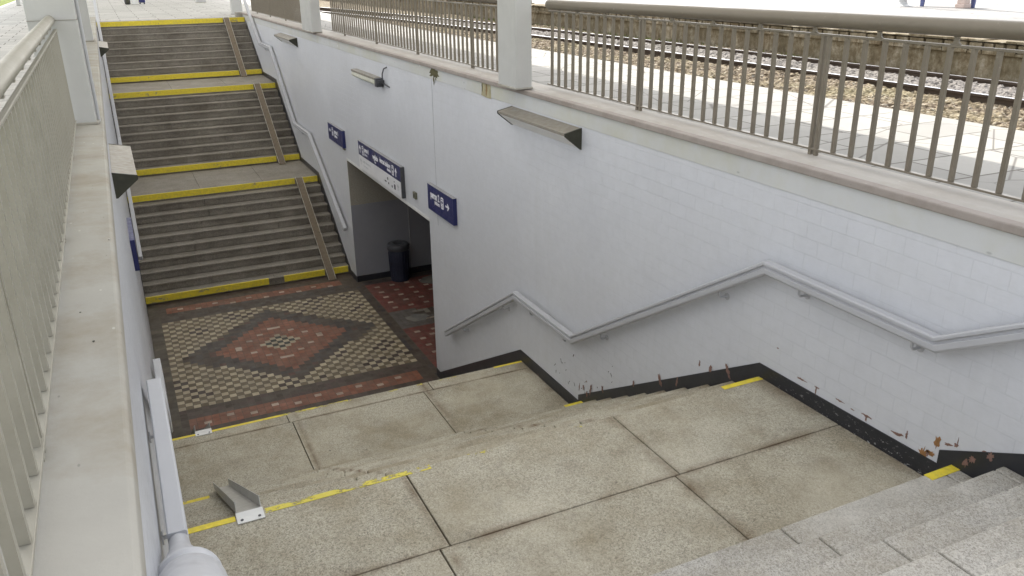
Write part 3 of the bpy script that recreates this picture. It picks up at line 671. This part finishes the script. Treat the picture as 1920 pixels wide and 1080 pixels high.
# the upper left handrail: flared collar and fat rounded end coming towards the camera
hb = thing('handrail', 'fat rounded light grey handrail end at the bottom left corner', 'handrail', (-.04, 2.6, 3.98))
b = MB(); b.tube([(-.056, 2.655, 3.985), (-.055, 2.56, 4.01), (-.050, 2.38, 4.105), (-.045, 2.20, 4.175)], [.034, .038, .052, .070], 20); b.build('collar', HAND, hb, smooth=True)
b = MB(); b.tube([(-.045, 2.225, 4.15), (-.042, 2.212, 4.158), (-.040, 2.19, 4.168), (-.038, 2.165, 4.18), (-.037, 2.155, 4.186), (-.036, 2.10, 4.215), (-.035, 2.085, 4.223), (-.034, 2.04, 4.25), (-.03, 1.4, 4.66), (-.04, .3, 5.30)], [.070, .092, .100, .098, .088, .088, .096, .098, .07, .05], 32); b.build('rail', HAND, hb, smooth=True)

# ------------------------------------------------------------ railings
def railing(label, X, y0, y1, first, n, doubles, group='railings around the stairwell', tilt=0.):
    zt = lambda y: 5.504 if not tilt else 5.492+(7.6-y)*tilt
    RAILM = RAILL if X < 0 else globals()['RAILM']  # left rails take the tone with side light coloured in
    r = thing('railing', label, 'railing', (X, (y0+y1)/2, ZC), group)
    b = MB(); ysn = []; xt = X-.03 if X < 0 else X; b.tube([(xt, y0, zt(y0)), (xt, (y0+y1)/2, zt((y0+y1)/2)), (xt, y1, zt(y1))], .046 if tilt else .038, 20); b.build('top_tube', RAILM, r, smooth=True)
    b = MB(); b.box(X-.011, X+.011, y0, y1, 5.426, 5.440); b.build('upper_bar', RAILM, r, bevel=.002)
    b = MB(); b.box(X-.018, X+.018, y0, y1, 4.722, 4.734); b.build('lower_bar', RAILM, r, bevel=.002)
    y = y0+.25; sp = None
    while y < y1-.1:
        if sp is None:
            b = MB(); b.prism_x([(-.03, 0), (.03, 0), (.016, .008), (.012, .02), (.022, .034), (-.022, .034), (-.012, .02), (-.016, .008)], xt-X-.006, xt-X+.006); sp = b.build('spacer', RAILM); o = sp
        else: o = sp.copy(); COL.objects.link(o)
        o.parent = r; o.location = (X-r.location.x, y-r.location.y, 5.4405-ZC); o.scale.z = max(.3, (zt(y)-.034-5.4405)/.034); y += .5
    proto = None; k = 0; ys_ = []
    y = first
    while y > y0+.03:
        ys_.append((y, k in doubles or (k-1) in doubles)); y -= .047 if k in doubles else .1406; k += 1
    for y, d in ys_:
        key = 'd' if d else 's'
        bb = MB(); h0 = 4.686 if d else 4.735; bb.box(-.0115, .0115, -.012, .012, h0-4.686, 5.4258-4.686)
        if proto is None: proto = {}
        if key not in proto:
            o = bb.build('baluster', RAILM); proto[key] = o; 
        else:
            o = proto[key].copy(); COL.objects.link(o)
        o.parent = r; o.location = (X-r.location.x, y-r.location.y, 4.686-ZC)
    return r
def dbl(n0, m): return {n0+i*15 for i in range(m)}
railing('beige metal railing on the right ledge nearest the camera, beside the platform', 4.02, .3, 7.60, 7.53, 60, {11, 26, 41, 56}, tilt=.0075)
railing('beige metal railing on the right ledge between the two white columns', 4.02, 8.05, 16.62, 16.5, 64, {6, 21, 36, 51})
railing('beige metal railing on the right ledge beyond the second column, farthest on that side', 4.02, 17.72, 26.1, 26.0, 63, {6, 21, 36, 51})
railing('broad beige railing along the left coping close to the camera', -.327, .2, 7.58, 7.50, 60, {9, 24, 39, 54})
railing('beige railing on the left coping hidden behind the near column', -.327, 8.05, 16.9, 16.8, 64, {6, 21, 36, 51})

# ------------------------------------------------------------ columns
def column(label, x0, x1, y0, y1, z0, collar=None, flange=True, group='white roof columns'):
    r = thing('roof_column', label, 'column', ((x0+x1)/2, (y0+y1)/2, z0), group)
    b = MB(); b.box(x0, x1, y0, y1, z0, 7.55); b.build('shaft', WHITE, r, bevel=.008)
    b = MB(); n = 14; pts = []
    for k in range(n):
        t = 2*math.pi*k/n; e = .012+random.random()*.015
        px = (x0+x1)/2+max(-1, min(1, 1.5*math.cos(t)))*((x1-x0)/2+e); py = (y0+y1)/2+max(-1, min(1, 1.5*math.sin(t)))*((y1-y0)/2+e); pts.append((px, py))
    b.prism_z(pts, z0-.002, z0+.014+random.random()*.01); b.build('mortar_collar', COPE, r, bevel=.004)
    return r
c1 = column('wide grey-white column at the end of the left railing', -.512, -.165, 7.60, 7.95, 4.688)
b = MB(); b.box(-.516, -.161, 7.596, 7.954, 5.50, 5.504); b.build('paint_line', LAMPM, c1)
b = MB(); b.tube([(-.148, 7.72, 4.69), (-.148, 7.72, 7.5)], .013, 10); b.build('conduit', HAND, c1, smooth=True)
column('slim white column at the start of the nearest right railing', 3.655, 3.838, 7.62, 8.04, 4.692)
column('white column between the middle and farthest right railings', 3.665, 3.85, 16.70, 17.62, 4.692)
column('second white column behind the left one, on the left coping', -.40, -.165, 17.0, 17.35, 4.688)
column('pale column at the top right of the far stairs', 3.70, 4.00, 27.7, 28.05, ZP)
column('distant column foot on the platform behind the far stairs', 3.79, 4.18, 38.9, 39.3, ZP)
column('small white post at the far left platform edge', -3.0, -2.86, 41.1, 41.25, ZP)
b = MB(); b.box(3.60, 4.1, FT+.35, FT+.7, ZP, ZP+.13); tag(b.build('stone_block', COPE, None, bevel=.01), 'low white block at the top right end of the far stairs', 'kerb block')

# canopy (out of frame) that shades the stairwell; sheet translucency added to brighten the well
cp = thing('platform_canopy', 'platform canopy roof above the stairwell carried by the white columns', 'canopy', (1.5, 20, 7.56))
x = NB('translucent_roof_sheet', .6, .2); tl = x.n('BsdfTranslucent'); tl.inputs[0].default_value = (.80, .795, .78, 1); mx = x.n('MixShader'); mx.inputs[0].default_value = .42
x.b.inputs[0].default_value = (.7, .7, .68, 1); x.L(x.b.outputs[0], mx.inputs[1]); x.L(tl.outputs[0], mx.inputs[2]); x.L(mx.outputs[0], [q for q in x.t.nodes if q.type == 'OUTPUT_MATERIAL'][0].inputs[0]); ROOFT = x.mat
b = MB(); n = 220
b.v = [(-2.6+8.8*i/n, y, 7.60+(.02 if i % 2 else 0)) for i in range(n+1) for y in (3.3, 75)]
b.f = [(2*i, 2*i+2, 2*i+3, 2*i+1) for i in range(n)]; b.m = [0]*n; b.build('roof_sheet', ROOFT, cp)
b = MB()
for y in (7.8, 17.2, 27.9, 39.1): b.box(-2.5, 5.8, y-.1, y+.1, 7.36, 7.558)
b.build('beams', WHITE, cp)

# ------------------------------------------------------------ wall lamps
def wedge(label, X, s, y0, y1, zt=4.475, zb=4.285, d=.17, group='wedge shaped wall lamps'):
    r = thing('wall_lamp', label, 'lamp', (X, (y0+y1)/2, zb), group)
    top = [(X, zt), (X+s*d, zt-.035), (X+s*d, zt-.062), (X+s*(d-.012), zt-.062), (X+s*(d-.012), zt-.042), (X, zt-.01)]
    b = MB(); b.prism_y(top, y0, y1); b.build('hood', LAMPM, r, bevel=.002)
    b = MB(); b.prism_y([(X+s*.002, zt-.014), (X+s*(d-.014), zt-.048), (X+s*(d-.016), zt-.070), (X+s*.012, zb+.004), (X+s*.002, zb+.004)], y0+.012, y1-.012); b.build('cover', LENS, r, bevel=.003)
    for ya, yb in ((y0-.006, y0+.010), (y1-.010, y1+.006)):
        b = MB(); b.prism_y([(X, zt+.003), (X+s*(d+.004), zt-.034), (X+s*(d+.004), zt-.064), (X+s*.014, zb-.004), (X, zb-.004)], ya-.0, yb); b.build('end_plate', LAMPD, r)
wedge('brown wedge lamp on the right wall below the slim white column', XR, -1, 6.49, 7.95)
wedge('small brown wedge lamp high on the right wall above the far stairs', XR, -1, 18.75, 20.5, 4.46, 4.27)
wedge('brown wedge lamp on the left wall nearest the camera', XL, 1, 6.72, 7.95, 4.455, 4.265)
wedge('small dark wedge lamp on the left wall beside the top far flight', XL, 1, 19.3, 21.1, 4.42, 4.23)
r = thing('tube_lamp', 'open fluorescent tube lamp with loose cable on the right wall', 'lamp', (XR, 13.3, 4.16))
b = MB(); b.box(XR-.11, XR-.0005, 12.66, 14.03, 4.235, 4.275); b.build('housing', LAMPM, r, bevel=.006)
b = MB(); b.prism_y([(XR-.105, 4.234), (XR-.001, 4.234), (XR-.001, 4.15), (XR-.085, 4.155), (XR-.108, 4.18)], 12.70, 14.02); b.build('diffuser', plain('yellowed_diffuser', (.66, .66, .56), .4, .4), r, bevel=.006)
b = MB(); b.box(XR-.115, XR-.0005, 12.55, 12.655, 4.14, 4.27); b.box(XR-.10, XR-.0005, 12.50, 12.545, 4.19, 4.25); b.build('end_cap', DGREY, r, bevel=.006)
b = MB(); b.tube([(XR-.03, 12.52, 4.20), (XR-.05, 12.45, 4.22), (XR-.05, 12.43, 4.35), (XR-.03, 12.40, 4.43), (XR-.001, 12.33, 4.455)], .010, 8); b.tube([(XR-.04, 12.47, 4.21), (XR-.002, 12.25, 4.17)], .012, 8); b.build('cable', DGREY, r, smooth=True)
for (y, z, l) in ((15.36, 2.70, 'small grey metal junction box beside the small platform 1 sign'), (11.30, 2.72, 'small grey metal junction box between the long sign and platform 2 sign')):
    r = thing('junction_box', l, 'junction box', (XR, y, z), 'junction boxes by the signs')
    b = MB(); b.box(XR-.03, XR-.0005, y-.06, y+.06, z-.05, z+.05); b.build('box', plain('olive_grey_metal', (.17, .165, .12)), r, bevel=.004)
    b = MB(); b.tube([(XR-.034, y, z), (XR-.0305, y, z)], .025, 12); b.build('cover', LAMPD, r)

# ------------------------------------------------------------ signs
def text(s, size, ya, yb, z, x, mat, root, bold=.0):     # lettering fitted between y=ya (left) and y=yb (right)
    c = bpy.data.curves.new('lettering', 'FONT'); c.body = s; c.size = size; c.align_y = 'CENTER'; c.offset = bold; c.extrude = .0012; c.resolution_u = 3
    t = bpy.data.objects.new('tmp', c); me = bpy.data.meshes.new_from_object(t)
    me.name = 'lettering'; bpy.data.objects.remove(t)
    me.materials.clear(); me.materials.append(mat)
    x0 = min(v.co.x for v in me.vertices); x1 = max(v.co.x for v in me.vertices); k = (ya-yb)/(x1-x0)
    Mx = Matrix(((0, 0, -1, x), (-k, 0, 0, ya+k*x0), (0, 1, 0, z), (0, 0, 0, 1)))
    me.transform(Matrix.Translation(-Vector(root.location)) @ Mx)
    o = bpy.data.objects.new('lettering', me); COL.objects.link(o); o.parent = root; return o
def flat(poly, x, mat, root, name='pictogram', t=.0015):
    b = MB(); b.prism_x(poly, x-t, x); return b.build(name, mat, root)
def arrow(yc, zc, h, d, x, root, mat=None):   # d: 'U','L'(towards +y),'R'
    P = [(-.09, -.5), (.09, -.5), (.09, .12), (.28, -.06), (.36, .08), (0, .5), (-.36, .08), (-.28, -.06), (-.09, .12)]
    if d == 'U': q = [(yc-a*h, zc+c*h) for a, c in P]
    elif d == 'R': q = [(yc-c*h, zc-a*h) for a, c in P]
    else: q = [(yc+c*h, zc+a*h) for a, c in P]
    flat(q, x, mat or TXT, root)
def train(yc, zc, h, x, root):
    w_ = h*.62; r = h*.1
    flat([(yc-w_/2+r, zc-h/2), (yc+w_/2-r, zc-h/2), (yc+w_/2, zc-h/2+r), (yc+w_/2, zc+h/2-r), (yc+w_/2-r, zc+h/2), (yc-w_/2+r, zc+h/2), (yc-w_/2, zc+h/2-r), (yc-w_/2, zc-h/2+r)], x, TXT, root, 'icon')
    b = MB(); X = x-.0016
    for (a0, a1, c0, c1) in ((-.2, .2, .30, .38), (-.17, .17, -.02, .2)): b.box(X-.001, X, yc+a0*h, yc+a1*h, zc+c0*h, zc+c1*h)
    for a in (-.12, .12): b.prism_x([(yc+a*h+.04*h*math.cos(t), zc-.12*h+.04*h*math.sin(t)) for t in [k*.785 for k in range(8)]], X-.001, X)
    b.prism_x([(yc-.2*h, zc-.38*h), (yc-.13*h, zc-.38*h), (yc-.04*h, zc-.22*h), (yc-.11*h, zc-.22*h)], X-.001, X); b.prism_x([(yc+.2*h, zc-.38*h), (yc+.13*h, zc-.38*h), (yc+.04*h, zc-.22*h), (yc+.11*h, zc-.22*h)], X-.001, X)
    b.build('train_symbol', BLUE, root)
XS = XR-.055
def sign(label, y0, y1, z0, z1, two=None):
    r = thing('platform_sign', label, 'sign', (XR, (y0+y1)/2, z0), 'navy station signs')
    b = MB(); b.box(XS, XR-.0005, y0, y1, two or z0, z1-.0); b.build('panel', BLUE, r, bevel=.002)
    if two:
        b = MB(); b.box(XS, XR-.0005, y0+.02, y1, z0, two-.0005); b.build('lower_panel', SIGNW, r, bevel=.002)
        b = MB(); b.box(XS-.003, XR-.0006, y0-.018, y0+.019, z0, z1); b.build('end_trim', DGREY, r)
    b = MB(); b.box(XS-.002, XR-.0006, y0, y1, z1+.0005, z1+.006); b.build('top_trim', SIGNE, r)
    return r
XT = XS-.0004
s = sign('navy sign reading peron 1 with a left arrow, smallest and farthest', 15.25, 16.36, 2.70, 3.02)
arrow(16.20, 2.895, .11, 'L', XT, s); train(16.0, 2.895, .16, XT, s); text('peron 1', .12, 15.88, 15.57, 2.915, XT, TXT, s, .0045); text('platform', .07, 15.87, 15.66, 2.835, XT, TXT, s, .0025)
s = sign('long navy and white sign above the tunnel opening, wyjście and dworzec kolejowy', 11.80, 14.16, 2.56, 3.04, 2.80)
arrow(14.05, 2.915, .14, 'U', XT, s); train(13.88, 2.91, .16, XT, s); text('peron 1', .11, 13.79, 13.52, 2.945, XT, TXT, s, .0045); text('platform', .065, 13.79, 13.62, 2.865, XT, TXT, s)
text('wyjście', .115, 13.29, 12.99, 2.925, XT, TXT, s, .0045); text('exit', .06, 13.19, 13.10, 2.85, XT, TXT, s)
text('dworzec kolejowy', .115, 12.89, 12.31, 2.945, XT, TXT, s, .0045); text('station', .06, 12.50, 12.31, 2.87, XT, TXT, s, .0025)
train(12.20, 2.912, .16, XT, s); arrow(12.05, 2.91, .14, 'U', XT, s)
arrow(14.04, 2.70, .12, 'U', XT, s, TXG); text('hala dworca', .07, 13.92, 13.45, 2.72, XT, TXG, s); text('concourse', .05, 13.9, 13.6, 2.65, XT, TXG, s)
for (y, z, w_, h_) in ((12.62, 2.655, .09, .022), (12.50, 2.72, .05, .04), (12.46, 2.65, .05, .03), (12.28, 2.64, .045, .035), (12.14, 2.66, .07, .08), (12.16, 2.74, .03, .02)):
    b = MB(); b.box(XT-.0015, XT, y-w_/2, y+w_/2, z-h_/2, z+h_/2); b.build('pictogram', TXD, s)
arrow(11.98, 2.69, .11, 'U', XT, s, TXG)
s = sign('navy sign reading peron 2 with a right arrow, at the tunnel corner', 9.66, 10.62, 2.70, 3.06)
text('peron 2', .135, 10.50, 10.16, 2.935, XT, TXT, s, .005); text('platform', .075, 10.35, 10.16, 2.852, XT, TXT, s, .0025); train(10.055, 2.905, .16, XT, s); arrow(9.865, 2.90, .14, 'R', XT, s)
b = MB(); b.box(XL+.0005, XL+.05, 9.66, 10.66, 2.72, 3.08); tag(b.build('platform_sign', BLUE, None, bevel=.002), 'navy sign on the left wall, seen edge-on', 'sign', 'navy station signs')

# ------------------------------------------------------------ distant items
r = thing('suitcase', 'navy suitcase standing on the platform at the top of the picture', 'suitcase', (1.68, 39.1, ZP))
b = MB(); b.box(1.56, 1.80, 38.95, 39.2, ZP+.06, ZP+.72); b.build('body', BLUE, r, bevel=.03)
for X in (1.60, 1.76):
    b = MB(); b.tube([(X, 39.0, ZP+.03), (X, 39.12, ZP+.03)], .03, 10); b.build('wheel', DGREY, r)
b = MB(); b.tube([(1.60, 39.07, ZP+.72), (1.60, 39.07, ZP+1.0), (1.76, 39.07, ZP+1.0), (1.76, 39.07, ZP+.72)], .012, 6); b.build('handle', DGREY, r)
b = MB(); b.prism_y([(1.30, ZP), (1.53, ZP), (1.51, ZP+.42), (1.32, ZP+.42)], 38.95, 39.15); o = b.build('shopping_bag', TRIM, None, bevel=.02); tag(o, 'white bag beside the navy suitcase at the top of the picture', 'bag')
r = thing('backpack', 'dark backpack left of the white bag at the top of the picture', 'backpack', (1.12, 39.1, ZP))
b = MB(); b.box(1.02, 1.24, 38.98, 39.16, ZP, ZP+.42); b.build('body', DGREY, r, bevel=.05)
b = MB(); b.box(1.06, 1.20, 38.92, 38.978, ZP+.04, ZP+.22); b.build('pocket', LAMPD, r, bevel=.02)

FPG = 'posts on the far platform'
r = thing('platform_post', 'white fluted post with flared foot on the far sunlit platform', 'post', (21.95, 18.7, ZP), FPG)
b = MB(); n = 20
b.v = []; poly = [(21.95+.11*(1 if k % 2 else .88)*math.cos(2*math.pi*k/n), 18.7+.11*(1 if k % 2 else .88)*math.sin(2*math.pi*k/n)) for k in range(n)]
b.prism_z(poly, ZP+.06, 7.8); b.build('shaft', WHITE, r)
b = MB(); ringz(b, 21.95, 18.7, [(.30, ZP+.002), (.27, ZP+.03), (.16, ZP+.06), (.12, ZP+.12), (0.0, ZP+.12)]); b.build('foot', WHITE, r)
r = thing('platform_post', 'pinkish square post with worn foot on the far sunlit platform', 'post', (22.35, 16.95, ZP), FPG)
PK = m_concrete('pink_post_paint', (.62, .50, .44), 3, (.35, .25, .2)); b = MB(); b.box(22.22, 22.46, 16.83, 17.07, ZP+.12, 7.8); b.build('shaft', PK, r, bevel=.01)
b = MB(); b.box(22.19, 22.49, 16.80, 17.10, ZP+.001, ZP+.12); b.build('foot', PK, r, bevel=.02)
r = thing('platform_bench', 'blue bench standing between the posts on the far platform', 'bench', (22.6, 17.5, ZP))
BB = plain('faded_blue_paint', (.12, .14, .30), .5, .35)
for (xx, yy) in ((22.36, 18.34), (22.62, 16.85)):
    b = MB(); b.prism_x([(yy-.05, ZP), (yy+.05, ZP), (yy+.08, ZP+.42), (yy-.08, ZP+.42)], xx-.03, xx+.03); b.build('leg', BB, r, bevel=.006)
b = MB(); b.prism_z([(22.15, 18.5), (22.55, 18.6), (22.85, 16.7), (22.45, 16.6)], ZP+.421, ZP+.46); b.build('seat', BB, r, bevel=.008)

for o in list(COL.objects):
    if '_off' in o: del o['_off']
